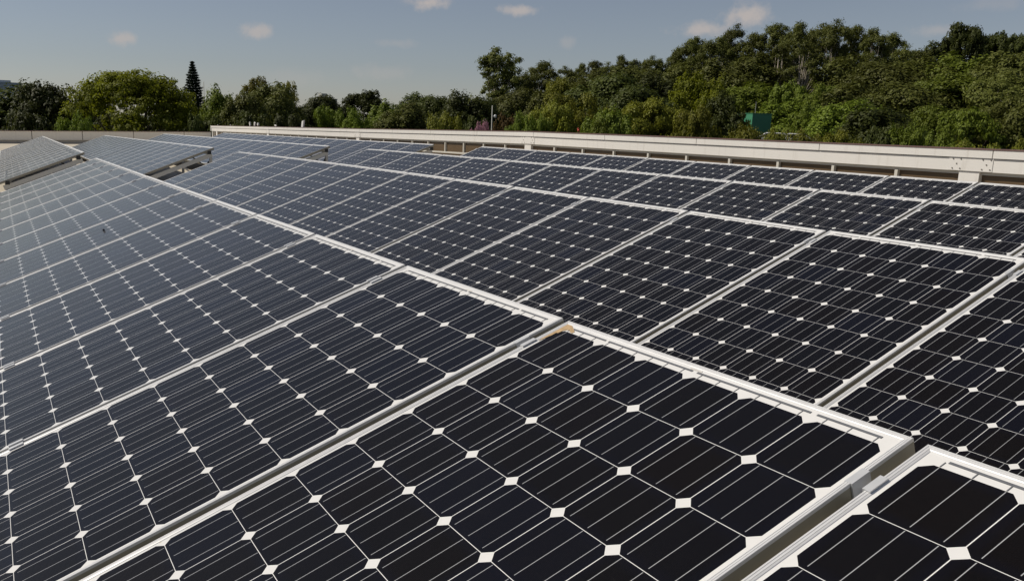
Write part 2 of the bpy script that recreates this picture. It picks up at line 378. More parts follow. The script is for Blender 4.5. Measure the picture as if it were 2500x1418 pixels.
# ------------------------------------------------------------------ mesh helpers
class MB:
    """collects simple solids into one mesh"""
    def __init__(s):
        s.v, s.f = [], []

    def box(s, x0, y0, z0, x1, y1, z1):
        s.hexa([(x0, y0, z0), (x1, y0, z0), (x1, y1, z0), (x0, y1, z0), (x0, y0, z1), (x1, y0, z1), (x1, y1, z1), (x0, y1, z1)])

    def hexa(s, p):
        n = len(s.v)
        s.v += [tuple(q) for q in p]
        s.f += [tuple(n + i for i in q) for q in ((3, 2, 1, 0), (4, 5, 6, 7), (0, 1, 5, 4), (1, 2, 6, 5), (2, 3, 7, 6), (3, 0, 4, 7))]

    def bar(s, a, b, wx, wz, up=(0, 0, 1)):
        """rectangular bar from a to b"""
        a, b = Vector(a), Vector(b)
        d = (b - a).normalized()
        upv = Vector(up)
        if abs(d.dot(upv)) > 0.99:
            upv = Vector((0, 1, 0))
        sx = d.cross(upv).normalized() * wx / 2
        sz = sx.cross(d).normalized() * wz / 2
        s.hexa([a - sx - sz, a + sx - sz, a + sx + sz, a - sx + sz, b - sx - sz, b + sx - sz, b + sx + sz, b - sx + sz])

    def tube(s, pts, rad, seg=8):
        n0 = len(s.v)
        pts = [Vector(q) for q in pts]
        for i, q in enumerate(pts):
            d = (pts[min(i + 1, len(pts) - 1)] - pts[max(i - 1, 0)]).normalized()
            a = d.cross(Vector((0.31, 0.92, 0.2))).normalized()
            b = d.cross(a)
            r = rad[i] if isinstance(rad, (list, tuple)) else rad
            for k in range(seg):
                t = 2 * math.pi * k / seg
                s.v.append(tuple(q + a * (r * math.cos(t)) + b * (r * math.sin(t))))
        for i in range(len(pts) - 1):
            for k in range(seg):
                k2 = (k + 1) % seg
                s.f.append((n0 + i * seg + k, n0 + i * seg + k2, n0 + (i + 1) * seg + k2, n0 + (i + 1) * seg + k))
        s.f.append(tuple(n0 + k for k in range(seg))[::-1])
        s.f.append(tuple(n0 + (len(pts) - 1) * seg + k for k in range(seg)))

    def mesh(s, name, mat, smooth=False):
        me = bpy.data.meshes.new(name)
        me.from_pydata(s.v, [], s.f)
        if mat:
            me.materials.append(mat)
        if smooth:
            me.polygons.foreach_set('use_smooth', [True] * len(me.polygons))
        me.update()
        return me

    def build(s, name, mat, parent=None, smooth=False, bevel=0.0):
        o = bpy.data.objects.new(name, s.mesh(name, mat, smooth))
        COL.objects.link(o)
        if bevel:
            b = o.modifiers.new('bevel', 'BEVEL')
            b.width = bevel
            b.segments = 2
            b.limit_method = 'ANGLE'
        if parent:
            o.parent = parent
        return o


def tag(o, label=None, cat=None, group=None, kind=None):
    if label:
        o['label'] = label
    if cat:
        o['category'] = cat
    if group:
        o['group'] = group
    if kind:
        o['kind'] = kind
    return o


def empty(name, loc=(0, 0, 0)):
    o = bpy.data.objects.new(name, None)
    o.location = loc
    o.empty_display_size = 0.2
    COL.objects.link(o)
    return o


def link_mesh(name, me, parent=None):
    o = bpy.data.objects.new(name, me)
    COL.objects.link(o)
    if parent:
        o.parent = parent
    return o


def ordinal(n):
    return ['zeroth', 'first', 'second', 'third', 'fourth', 'fifth', 'sixth', 'seventh', 'eighth', 'ninth', 'tenth', 'eleventh', 'twelfth', 'thirteenth',
            'fourteenth', 'fifteenth', 'sixteenth', 'seventeenth', 'eighteenth', 'nineteenth', 'twentieth', 'twenty-first'][n]


# ------------------------------------------------------------------ ground and roof
ROOF_Z = -1.02
GROUND_Z = -9.5
HILL = (CAM + pray(2230, 300) * 250.0)


def terrain(x, y):
    r2 = ((x - HILL.x) ** 2 + (y - HILL.y) ** 2)
    return GROUND_Z + 11.0 * math.exp(-r2 / (2 * 95.0 ** 2))


def make_ground():
    v, f = [], []
    rings = [6, 20, 40, 60, 80, 100, 120, 140, 160, 180, 200, 225, 250, 280, 320, 370, 430, 520, 700, 1200, 3000, 9000]
    seg = 72
    v.append((CAM.x, CAM.y, terrain(CAM.x, CAM.y)))
    for r in rings:
        for k in range(seg):
            a = 2 * math.pi * k / seg
            x, y = CAM.x + r * math.cos(a), CAM.y + r * math.sin(a)
            v.append((x, y, terrain(x, y)))
    for k in range(seg):
        f.append((0, 1 + k, 1 + (k + 1) % seg))
    for i in range(len(rings) - 1):
        for k in range(seg):
            a, b = 1 + i * seg + k, 1 + i * seg + (k + 1) % seg
            f.append((a, a + seg, b + seg, b))
    me = bpy.data.meshes.new('ground')
    me.from_pydata(v, [], f)
    me.materials.append(MAT['forest_floor'])
    me.polygons.foreach_set('use_smooth', [True] * len(me.polygons))
    tag(link_mesh('ground', me), kind='structure')


make_ground()
b = MB()
b.box(-9.0, -9.88, ROOF_Z - 0.4, 46.55, 14.0, ROOF_Z)
tag(b.build('roof', MAT['roof_floor']), kind='structure')
b = MB()
b.box(-8.9, -9.8, GROUND_Z - 0.5, 46.4, 13.9, ROOF_Z - 0.41)
tag(b.build('building_body', MAT['facade']), 'pale rendered building body carrying the roof under the solar arrays', 'building')


# ------------------------------------------------------------------ solar modules
GAP = W - 0.990
MX = (0.990 - 6 * PU) / 2           # cells to the outer frame edge, left and right
MT, MBOT = 0.040, 0.030             # the same at the top and bottom edge
X0, X1, Y0, Y1 = -MX, 6 * PU + MX, -10 * CP - MBOT, MT


def frame_mesh():
    prof = [(0.0, -0.042), (0.0, -0.0035), (0.0, 0.0030), (0.0007, 0.0036), (0.0036, 0.0034), (0.0037, 0.0024), (0.0047, 0.0024), (0.0048, 0.0032),
            (0.0084, 0.0027), (0.0085, 0.0018), (0.0095, 0.0018), (0.0096, 0.0025), (0.0122, 0.0014), (0.0132, 0.0), (0.0132, -0.004), (0.0025, -0.0045), (0.0025, -0.042)]
    v, f = [], []
    for d, h in prof:
        for cx_, cy_ in ((X0 + d, Y0 + d), (X1 - d, Y0 + d), (X1 - d, Y1 - d), (X0 + d, Y1 - d)):
            v.append((cx_, cy_, h))
    n = len(prof)
    for i in range(n):
        j = (i + 1) % n
        for k in range(4):
            k2 = (k + 1) % 4
            f.append((i * 4 + k, i * 4 + k2, j * 4 + k2, j * 4 + k))
    me = bpy.data.meshes.new('frame')
    me.from_pydata(v, [], f)
    me.materials.append(MAT['aluminium'])
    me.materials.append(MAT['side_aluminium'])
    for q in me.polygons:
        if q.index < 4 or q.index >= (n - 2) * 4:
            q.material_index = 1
    me.update()
    return me


FRAME = frame_mesh()
g_ = MB()
g_.v = [(X0 + 0.004, Y0 + 0.004, 0), (X1 - 0.004, Y0 + 0.004, 0), (X1 - 0.004, Y1 - 0.004, 0), (X0 + 0.004, Y1 - 0.004, 0)]
g_.f = [(0, 1, 2, 3)]
GLASS = g_.mesh('cell_sheet', MAT['cell_glass'])
b = MB()
for xa, xb in ((0.20, 1.06), (1.13, 2.97), (3.06, 4.93), (5.02, 5.86)):
    b.box(xa * PU, 0.0140, 0.0003, xb * PU, 0.0195, 0.0012)
for i in range(6):
    for o_ in (-0.052, 0.0, 0.052):
        b.box((i + .5) * PU + o_ - 0.0008, 0.0, 0.0003, (i + .5) * PU + o_ + 0.0008, 0.0142, 0.0011)
RIBBON = b.mesh('ribbon', MAT['ribbon'])
b = MB()
b.box(3 * PU - 0.017, 0.0215, 0.0003, 3 * PU + 0.017, 0.0255, 0.0010)
STICKER = b.mesh('serial_sticker', MAT['sticker'])
b = MB()
b.box(-0.055, -0.045, -0.034, 0.055, 0.045, -0.006)
JBOX = b.mesh('junction_box', MAT['black_plastic'])


def module(mat, label, group, ribbon=True, extras=True):
    t = empty('solar_panel')
    t.matrix_world = mat
    tag(t, label, 'solar panel', group)
    link_mesh('frame', FRAME, t)
    link_mesh('cell_sheet', GLASS, t)
    if ribbon:
        link_mesh('ribbon', RIBBON, t)
    if extras:
        link_mesh('serial_sticker', STICKER, t)
        j = link_mesh('junction_box', JBOX, t)
        j.location = (3 * PU, -0.12, 0)
    return t


def basis(o, xa, ya):
    o, xa, ya = Vector(o), Vector(xa).normalized(), Vector(ya)
    ya = (ya - xa * ya.dot(xa)).normalized()
    za = xa.cross(ya)
    return Matrix(((xa.x, ya.x, za.x, o.x), (xa.y, ya.y, za.y, o.y), (xa.z, ya.z, za.z, o.z), (0, 0, 0, 1)))


ROWNAME = ['front row', 'second row', 'third row', 'rearmost row']
rack_jobs = []
jr = random.Random(5)
FRONT = {}
for r, row in enumerate(NEAR_ROWS):
    ms = []
    for idx, (k, o, xa, ya) in enumerate(row):
        mat = basis(o, xa, ya) @ Matrix.Rotation(R(jr.gauss(0, .10)), 4, 'X') @ Matrix.Rotation(R(jr.gauss(0, .07)), 4, 'Y')
        if r == 0:
            if k == -1:
                lab = 'dark solar panel cut off by the lower right corner of the photo'
            elif k == 0:
                lab = 'largest dark solar panel, with a tan peeling patch at its upper left corner'
            elif k == 1:
                lab = 'front row solar panel directly left of the one with the tan patch'
            else:
                lab = 'front row solar panel, %s beyond the one with the tan patch' % ordinal(k)
        else:
            if idx == 0:
                lab = '%s solar panel cut off by the right edge of the photo' % ROWNAME[r]
            elif idx == len(row) - 1:
                lab = 'last solar panel at the far end of the near block in the %s' % ROWNAME[r]
            else:
                lab = '%s solar panel of the near block, %s from the right edge of the photo' % (ROWNAME[r], ordinal(idx + 1))
        t = module(mat, lab, 'solar panels of the near block, %s' % ROWNAME[r], True, k <= 4)
        if r == 0:
            FRONT[k] = t
        ms.append(mat)
    rack_jobs.append((r, 'near', ms))
for r, (S, E) in enumerate(FAR_LINES):
    S, E = Vector(S), Vector(E)
    d = (E - S).normalized()
    tilt = R(20.4)
    ydir = Vector((0, -math.cos(tilt), math.sin(tilt)))
    off = (W - 6 * PU) / 2
    ms = []
    for n in range(20):
        xa = -d
        ya = (ydir - xa * ydir.dot(xa)).normalized()
        o = S + d * ((n + 1) * W - off) - ya * 0.030
        mat = basis(o, xa, ya) @ Matrix.Rotation(R(jr.gauss(0, .12)), 4, 'X')
        if n == 0:
            lab = 'nearest solar panel of the far block, %s, its open end facing the camera' % ROWNAME[r]
        elif n == 19:
            lab = 'last solar panel at the far end of the far block, %s' % ROWNAME[r]
        else:
            lab = 'grey gleaming %s solar panel of the far block, %s from its near end' % (ROWNAME[r], ordinal(n + 1))
        module(mat, lab, 'solar panels of the far block, %s' % ROWNAME[r], False, False)
        ms.append(mat)
    rack_jobs.append((r, 'far', ms))

# peeling tan patch in the corner of the nearest whole panel
rr = random.Random(3)
pts = [(X0 + 0.013, Y1 - 0.013)]
pts += [(0.016, Y1 - 0.013), (0.034, Y1 - 0.020), (0.044, 0.013), (0.062, 0.005), (0.057, -0.006), (0.041, -0.003), (0.034, 0.006), (0.022, -0.002), (0.015, -0.012), (0.013, -0.026),
        (0.005, -0.030), (0.007, -0.048), (0.001, -0.064), (-0.001, -0.082), (X0 + 0.016, -0.095), (X0 + 0.013, -0.080)]
bm = bmesh.new()
pts = [(X0 + .013 + (x - X0 - .013) * .82, Y1 - .013 + (y - Y1 + .013) * .82) for x, y in pts]
vs = [bm.verts.new((x + rr.uniform(-.002, .002), y + rr.uniform(-.002, .002), 0.0014)) for x, y in pts]
fc = bm.faces.new(vs[::-1])
bmesh.ops.recalc_face_normals(bm, faces=bm.faces[:])
ex = bmesh.ops.extrude_face_region(bm, geom=bm.faces[:])
for q in ex['geom']:
    if isinstance(q, bmesh.types.BMVert):
        q.co.z -= 0.0012
bmesh.ops.triangulate(bm, faces=bm.faces[:])
me = bpy.data.meshes.new('peeling_patch')
bm.to_mesh(me)
bm.free()
me.materials.append(MAT['stain'])
po = link_mesh('peeling_patch', me, FRONT[0])
po['label'] = 'crumbling tan patch over the white corner'

# small dark pebble lying on a front-row panel
b = MB()
for i in range(4):
    for k in range(8):
        a, e = 2 * math.pi * k / 8, (i + .5) * math.pi / 4
        b.v.append((0.011 * math.sin(e) * math.cos(a), 0.009 * math.sin(e) * math.sin(a), 0.008 + 0.008 * math.cos(e)))
for i in range(3):
    for k in range(8):
        b.f.append((i * 8 + k, i * 8 + (k + 1) % 8, (i + 1) * 8 + (k + 1) % 8, (i + 1) * 8 + k))
b.f.append(tuple(range(8)))
b.f.append(tuple(range(24, 32))[::-1])


def on_panel(px, py, mats):
    """(index, local point) where the view through (px, py) meets a module plane"""
    d = pray(px, py)
    for i, m in enumerate(mats):
        mi = m.inverted()
        o, q = mi @ CAM, mi.to_3x3() @ d
        if abs(q.z) < 1e-6:
            continue
        t = -o.z / q.z
        p = o + q * t
        if t > 0 and X0 < p.x < X1 and Y0 < p.y < Y1:
            return i, p
    return None


hit = on_panel(254, 564, rack_jobs[0][2])
if hit:
    pb = b.build('pebble', MAT['black_plastic'], None, True)
    pb.matrix_world = rack_jobs[0][2][hit[0]] @ Matrix.Translation(hit[1])
    tag(pb, 'tiny dark pebble lying on a front row solar panel', 'pebble')


# ------------------------------------------------------------------ racks
def rack(r, block, mats):
    """rails under a row, sloped rafters on posts, clamps in the gaps between the modules"""
    mid = mats[len(mats) // 2]
    t = empty('mounting_rack', (mid @ Vector((0, -0.8, 0))).xy.to_3d() + Vector((0, 0, ROOF_Z)))
    inv = t.matrix_basis.inverted()
    tag(t, {'near': 'silver mounting rack under the near block, %s', 'far': 'silver mounting rack under the far block, %s'}[block] % ROWNAME[r], 'mounting rack', 'racks under the solar panels')
    RY = (MT - 0.137, MT - 1.43)
    for ry in RY:
        m = MB()
        pts = [M_ @ Vector((X1 + (0.03 if i == 0 else GAP / 2), ry, -0.063)) for i, M_ in enumerate(mats)] + [mats[-1] @ Vector((X0 - 0.05, ry, -0.063))]
        if block == 'far':
            pts[0] = mats[0] @ Vector((X1 + 0.09, ry, -0.063))
        else:
            pts[-1] = mats[-1] @ Vector((X0 - 0.09, ry, -0.063))
        up = (mid.to_3x3() @ Vector((0, 0, 1)))
        for a, c in zip(pts[:-1], pts[1:]):
            m.bar(inv @ a, inv @ c, 0.040, 0.040, up)
        m.build('rail', MAT['rail'], t)
    # rafters and posts: at both ends and every third module
    ids = sorted(set(list(range(0, len(mats), 3)) + [len(mats) - 1]))
    for i in ids:
        M_ = mats[i]
        x = X1 - 0.05 if i != len(mats) - 1 else X0 + 0.05
        a, c = M_ @ Vector((x, RY[0] + 0.06, -0.125)), M_ @ Vector((x, RY[1] - 0.10, -0.125))
        m = MB()
        m.bar(inv @ a, inv @ c, 0.05, 0.08, (M_.to_3x3() @ Vector((0, 0, 1))))
        m.build('rafter', MAT['rail'], t)
        for ly in (RY[0] + 0.02, RY[1] + 0.02):
            q = M_ @ Vector((x, ly, -0.165))
            m = MB()
            m.box(*(inv @ Vector((q.x - .025, q.y - .025, ROOF_Z + 0.012))), *(inv @ Vector((q.x + .025, q.y + .025, q.z))))
            m.box(*(inv @ Vector((q.x - .07, q.y - .07, ROOF_Z))), *(inv @ Vector((q.x + .07, q.y + .07, ROOF_Z + .012))))
            m.build('post', MAT['zinc'], t)
            if ly > -0.5:
                m = MB()
                p2 = M_ @ Vector((x, RY[0] - 0.55, -0.165))
                m.bar(inv @ Vector((q.x, q.y, ROOF_Z + 0.16)), inv @ p2, 0.03, 0.03)
                m.build('brace', MAT['zinc'], t)
    if block == 'far':
        for ry in RY:
            a = mats[0] @ Vector((X1 + 0.10, ry, -0.05))
            m = MB()
            m.box(*(inv @ (a - Vector((.03, .035, .035)))), *(inv @ (a + Vector((.012, .035, .035)))))
            m.build('rail_end_cap', MAT['black_plastic'], t)
        p0 = mats[0] @ Vector((X1 + 0.02, RY[0] - .04, -0.09))
        m = MB()
        m.tube([inv @ (p0 + Vector(q)) for q in ((.2, .3, -.02), (.05, .12, -.16), (0, .03, -.22), (0, -.02, -.12), (.02, -.03, -.34), (.03, -.03, ROOF_Z - p0.z + .03))], 0.012, 6)
        m.build('cable', MAT['black_plastic'], t, True)
    # clamps: a short hat-shaped clip in every gap, over both rails
    hat = [(-GAP / 2 - 0.011, 0.0036), (-GAP / 2 - 0.011, 0.0062), (-GAP / 2 + 0.0035, 0.0062), (-GAP / 2 + 0.0035, -0.028), (GAP / 2 - 0.0035, -0.028), (GAP / 2 - 0.0035, 0.0062),
           (GAP / 2 + 0.011, 0.0062), (GAP / 2 + 0.011, 0.0036), (GAP / 2 - 0.0005, 0.0038), (GAP / 2 - 0.0005, -0.0315), (-GAP / 2 + 0.0005, -0.0315), (-GAP / 2 + 0.0005, 0.0038)]
    lim = len(mats) if block == 'near' else 3
    hm = None
    for i, M_ in enumerate(mats[:lim]):
        for ry in RY:
            if hm is None:
                m = MB()
                n = len(hat)
                for yy in (-0.022, 0.022):
                    m.v += [(a, yy, z) for a, z in hat]
                for j in range(n):
                    j2 = (j + 1) % n
                    m.f.append((j, j2, n + j2, n + j))
                for o_ in (0, n):
                    for quad in ((0, 1, 2, 11), (2, 3, 10, 11), (3, 4, 9, 10), (4, 5, 8, 9), (5, 6, 7, 8)):
                        m.f.append(tuple(o_ + q for q in (quad if o_ else quad[::-1])))
                m.tube([(0, 0, -0.028), (0, 0, -0.020)], 0.0055, 6)
                hm = m.mesh('clamp', MAT['clamp'])
            c = link_mesh('clamp', hm, t)
            last = (i == len(mats) - 1)
            q = M_ @ Vector((X0 - GAP / 2, ry, 0))
            c.matrix_basis = inv @ (Matrix.Translation(q) @ M_.to_3x3().to_4x4())
    return t


for job in rack_jobs:
    rack(*job)

# ------------------------------------------------------------------ clerestory wall along the right
ZN = [(-6.0, .30), (4.9, .318), (9.9, .325), (15.1, .325), (25.5, .205), (35.4, .11), (45.6, .008)]


def ztop(x):
    for (a, za), (b_, zb) in zip(ZN[:-1], ZN[1:]):
        if x <= b_:
            return za + (zb - za) * (x - a) / (b_ - a)
    return ZN[-1][1]


WY = -9.8
wall = empty('clerestory_wall', (20.0, WY, ROOF_Z))
tag(wall, 'long cream fascia wall with clerestory windows along the right roof edge', 'wall')
winv = wall.matrix_basis.inverted()


def wpiece(m, x0, x1, h0, h1, y0, y1):
    """a length of wall between two heights measured from the wall's top line, split where that line bends"""
    xs = [x0] + [a for a, _ in ZN if x0 + 1e-4 < a < x1 - 1e-4] + [x1]
    for a, c in zip(xs[:-1], xs[1:]):
        za, zc = ztop(a), ztop(c)
        P = [(a, y0, za + h0), (c, y0, zc + h0), (c, y1, zc + h0), (a, y1, za + h0), (a, y0, za + h1), (c, y0, zc + h1), (c, y1, zc + h1), (a, y1, za + h1)]
        m.hexa([winv @ Vector(q) for q in P])


COLX = [4.9 + 10.17 * i for i in range(-1, 5)]
COLX[-1] = 44.6
XW0, XW1 = -6.0, 45.6
m = MB()
wpiece(m, XW0, XW1, -0.004, 0.012, WY - 0.16, WY + 0.030)
m.build('coping', MAT['coping'], wall)
# upper fascia in sheets about 2.55 m long with open joints
xs = [XW0] + [4.62 + 2.545 * i for i in range(-4, 17)]
xs = [x for x in xs if x < XW1 - 1] + [XW1]
for a, c in zip(xs[:-1], xs[1:]):
    if c - a < 0.1:
        continue
    m = MB()
    wpiece(m, a + 0.006, c - 0.006, -0.104, -0.004, WY - 0.12, WY + 0.022)
    m.build('upper_fascia', MAT['cream'], wall)
m = MB()
wpiece(m, XW0, XW1, -0.125, -0.004, WY - 0.16, WY - 0.121)
m.build('joint_backing', MAT['joint'], wall)
for i, (a, c) in enumerate(zip(xs[:-1:4], list(xs[4::4]) + [XW1])):
    if c - a < 0.1:
        continue
    m = MB()
    wpiece(m, a + 0.002, c - 0.002, -0.275, -0.112, WY - 0.12, WY)
    m.build('lower_fascia', MAT['cream'], wall)
m = MB()
wpiece(m, XW0, XW1, -0.315, -0.275, WY - 0.20, WY - 0.045)
m.build('window_head', MAT['cream_dim'], wall)
m = MB()
wpiece(m, XW0, XW1, -0.60, -0.56, WY - 0.16, WY - 0.02)
m.build('sill', MAT['cream_dim'], wall)
m = MB()
wpiece(m, XW0, XW1, -1.45, -0.60, WY - 0.16, WY - 0.06)
m.build('base_panel', MAT['tan_panel'], wall)
m = MB()
m.box(*(winv @ Vector((XW0, WY - 0.46, ROOF_Z - .5))), *(winv @ Vector((XW1, WY - 0.45, -0.31))))
m.build('inner_wall', MAT['tan_panel'], wall)
MULL = []
for ci in range(len(COLX) - 1):
    step = (COLX[ci + 1] - COLX[ci]) / 10
    for k in range(1, 10):
        MULL.append(COLX[ci] + step * k)
MULL += [COLX[-1] + 0.62]
MULL = sorted(x for x in MULL if x > -1)
allx = sorted(MULL + [c for c in COLX if c > -1] + [-1.0, XW1])
for x in MULL:
    m = MB()
    wpiece(m, x - 0.022, x + 0.022, -0.56, -0.315, WY - 0.10, WY - 0.03)
    m.build('mullion', MAT['cream_dim'], wall)
for a, c in zip(allx[:-1], allx[1:]):
    m = MB()
    wpiece(m, a + 0.023, c - 0.023, -0.56, -0.315, WY - 0.085, WY - 0.078)
    m.build('window_pane', MAT['window_brown'], wall)
for x in COLX:
    if x < -1:
        continue
    m = MB()
    wpiece(m, x - 0.13, x + 0.13, -1.4, -0.276, WY - 0.155, WY - 0.012)
    m.build('column', MAT['cream'], wall)
    # splice plate with ten bolts over the column
    if x < 40:
        m = MB()
        wpiece(m, x - 0.29, x + 0.27, -0.272, -0.108, WY + 0.001, WY + 0.007)
        pl = m.build('splice_plate', MAT['cream'], wall)
        for sx_ in (-0.215, 0.165):
            for bx_, bz in ((-.05, -.125), (.05, -.125), (0, -.186), (-.05, -.245), (.05, -.245)):
                m = MB()
                q = Vector((x + sx_ + bx_, WY + 0.007, ztop(x) + bz))
                m.tube([winv @ q, winv @ (q + Vector((0, .008, 0)))], 0.0085, 6)
                m.build('bolt', MAT['bolt'], pl)
# end return
m = MB()
wpiece(m, XW1 + 0.001, XW1 + 0.12, -0.275, 0.008, WY - 0.16, WY + 0.03)
m.build('end_cap', MAT['cream'], wall)
m = MB()
wpiece(m, XW1 - 0.1, XW1 + 0.02, -1.4, -0.276, WY - 0.155, WY - 0.012)
m.build('column', MAT['cream'], wall)
# the neighbouring roof behind it
b = MB()
b.box(-8.0, -24.0, GROUND_Z - .4, 45.6, -10.3, -0.9)
tag(b.build('neighbour_building', MAT['facade']), 'low flat-roofed building wing behind the cream fascia wall', 'building')

# ------------------------------------------------------------------ far parapet across the end of the roof
BX = 46.6
par = empty('parapet_wall', (BX, 0, ROOF_Z))
tag(par, 'low beige parapet across the far end of the roof behind the panels', 'wall')
pinv = par.matrix_basis.inverted()


def ptop(y):
    return -0.40 + (-0.0065) * (y + 2.0)


def ppiece(m, y0, y1, h0, h1, x0, x1):
    z0, z1 = ptop(y0), ptop(y1)
    P = [(x0, y0, z0 + h0), (x1, y0, z0 + h0), (x1, y1, z1 + h0), (x0, y1, z1 + h0), (x0, y0, z0 + h1), (x1, y0, z0 + h1), (x1, y1, z1 + h1), (x0, y1, z1 + h1)]
    m.hexa([pinv @ Vector(q) for q in P])


m = MB()
ppiece(m, -10.0, 13.0, -0.006, 0.02, BX - 0.03, BX + 0.22)
m.build('coping', MAT['coping'], par)
ys = [-10.0, -8.55, -5.95, -3.45, -1.10, 1.4, 3.9, 6.4, 8.9, 13.0]
for a, c in zip(ys[:-1], ys[1:]):
    m = MB()
    ppiece(m, a + 0.015, c - 0.015, -0.44, -0.006, BX, BX + 0.16)
    m.build('fascia_panel', MAT['cream_light'], par)
m = MB()
ppiece(m, -10.0, 13.0, -0.40, -0.01, BX + 0.161, BX + 0.2)
m.build('joint_backing', MAT['joint'], par)
m = MB()
ppiece(m, -10.0, 13.0, -1.6, -0.441, BX + 0.05, BX + 0.2)
m.build('base_panel', MAT['beige'], par)

# ------------------------------------------------------------------ bits lying on the fascia wall
def at_wall(px):
    d = pray(px, 310)
    s = (WY - 0.05 - CAM.y) / d.y
    return CAM + d * s


def chunk(name, px, size, tilt_, label, mat=MAT['white_foam'], cat='tile fragment', group='broken white pieces on the wall top', seed=1, yoff=0.0):
    rs = random.Random(seed)
    m = MB()
    sx_, sy_, sz = (q_ * 0.6 for q_ in size)
    P = [(-1, -1, 0), (1, -1, 0), (1, 1, 0), (-1, 1, 0), (-1, -1, 1), (1, -1, 1), (1, 1, 1), (-1, 1, 1)]
    P = [(x * sx_ / 2 * rs.uniform(.75, 1.1), y * sy_ / 2, (z * sz) * rs.uniform(.8, 1.1)) for x, y, z in P]
    m.hexa(P)
    o = m.build(name, mat, None, False, 0.008)
    p = at_wall(px)
    o.location = (p.x, p.y + yoff, ztop(p.x) + 0.012 + abs(math.sin(tilt_)) * sx_ * 0.45)
    o.rotation_euler = (0, tilt_, 0)
    tag(o, label, cat, group)


chunk('tile_fragment', 611, (.15, .10, .30), .35, 'upright tilted white tile fragment, leftmost tall piece on the wall top', seed=2)
chunk('tile_fragment', 622, (.20, .10, .30), -.25, 'white tile fragment leaning on the wall top, in the pile of pieces', seed=3)
chunk('tile_fragment', 629, (.22, .12, .20), .5, 'low white tile fragment at the right side of the pile', seed=4, yoff=-.03)
chunk('tile_fragment', 673, (.34, .10, .09), -.2, 'flat white tile fragment lying alone right of the pile', seed=5)
chunk('tile_fragment', 532, (.12, .08, .07), 0, 'small white fragment near the far left end of the wall', seed=6)
chunk('tile_fragment', 563, (.10, .08, .09), 0, 'small white fragment between the wall end and the pile', seed=7)
# leaning white board
m = MB()
p = at_wall(739)
z0 = ztop(p.x) + 0.012
P = []
for y in (-.03, .03):
    P += [(p.x + .11, p.y + y, z0), (p.x - .10, p.y + y, z0), (p.x - .18, p.y + y, z0 + .27), (p.x + .02, p.y + y, z0 + .23)]
m.hexa(P)
o = m.build('board', MAT['white_paint'], None, False, 0.006)
tag(o, 'white board standing tilted on the fascia wall top', 'board')


# ------------------------------------------------------------------ background buildings, pole, container
def on_ray(px, py, dist):
    """a world point at a horizontal distance along the view through (px, py)"""
    d = pray(px, py)
    return CAM + d * (dist / math.hypot(d.x, d.y))


def facing(loc):
    return math.atan2(loc.y - CAM.y, loc.x - CAM.x)


# distant grey tower at the left edge
p = on_ray(4, 200, 420)
t = empty('office_tower', (p.x, p.y, GROUND_Z))
t.rotation_euler = (0, 0, facing(p) + 0.25)
tag(t, 'distant bluish grey office tower at the left edge behind the trees', 'building')
H_ = p.z - GROUND_Z
m = MB()
m.box(-8, -6.2, 0, 8, 9, H_ - 0.6)
m.box(-6, -2.0, H_ - .6, 6, 9, H_ + 0.5)
m.build('wall', MAT['tower_grey'], t)
for z in np.arange(H_ - 14, H_ - 1, 1.6):
    m = MB()
    m.box(-8.06, -5.6, z, -8.001, 8.6, z + 0.8)
    m.build('window_band', MAT['tower_glass'], t)
m = MB()
m.box(-8.10, -4.3, H_ - 3.4, -8.001, -3.1, H_ - 1.6)
m.build('rooftop_opening', MAT['white_paint'], t)
# small pale block over the trees
p = on_ray(788, 229, 400)
t = empty('apartment_block', (p.x, p.y, GROUND_Z))
t.rotation_euler = (0, 0, facing(p) + 0.5)
tag(t, 'small pale concrete rooftop block peeping over round trees', 'building')
H_ = p.z - GROUND_Z
m = MB()
m.box(-4, -5, 0, 4, 5, H_ - 2.2)
m.build('wall', MAT['tower_concrete'], t)
m = MB()
m.box(-1.6, -1.2, H_ - 2.2, 1.4, 1.5, H_)
m.build('roof_tank', MAT['tower_concrete'], t)
# thin mast
p = on_ray(497, 200, 140)
m = MB()
m.tube([(p.x, p.y, GROUND_Z), (p.x, p.y, p.z)], [0.10, 0.05], 6)
tag(m.build('mast', MAT['tower_concrete'], None, True), 'thin grey mast rising beside the dark conifer', 'mast')
# floodlight pole
p = on_ray(1202, 258, 62)
t = empty('lamp_post', (p.x, p.y, GROUND_Z))
tag(t, 'slim white lamp post in front of the dark trees by the pink shrub', 'lamp post')
H_ = p.z - GROUND_Z
m = MB()
m.tube([(0, 0, 0), (0, 0, H_)], [0.036, 0.03], 10)
m.build('pole', MAT['tower_concrete'], t, True)
rgt = _r
m = MB()
c = Vector((rgt.x, rgt.y, 0)) * 0.22 + Vector((0, 0, H_ - 0.72))
m.tube([Vector((0, 0, H_ - 0.72)), c], 0.03, 6)
m.build('bracket', MAT['white_paint'], t)
m = MB()
m.tube([c + Vector((0, 0, -.12)), c, c + Vector((0, 0, .10))], [.06, .11, .07], 10)
m.build('lamp', MAT['white_paint'], t, True)

# green rooftop container / water tank house
p = on_ray(1838, 278, 120)
t = empty('green_tank_house', (p.x, p.y, terrain(p.x, p.y)))
t.rotation_euler = (0, 0, R(-8))
tag(t, 'green painted box-shaped tank house with thin pole among the trees', 'tank house')
H_ = p.z - t.location.z
m = MB()
m.box(0, -3.0, 0, 3.0, 0, H_)
m.build('wall', MAT['green_clad'], t, False, 0.03)
m = MB()
m.box(-0.06, -3.06, H_, 3.06, 0.06, H_ + 0.07)
m.build('roof', MAT['green_clad'], t)
m = MB()
m.tube([(0.3, -0.6, H_ + .07), (0.3, -0.6, H_ + 1.5)], 0.03, 6)
m.build('pole', MAT['tower_concrete'], t)

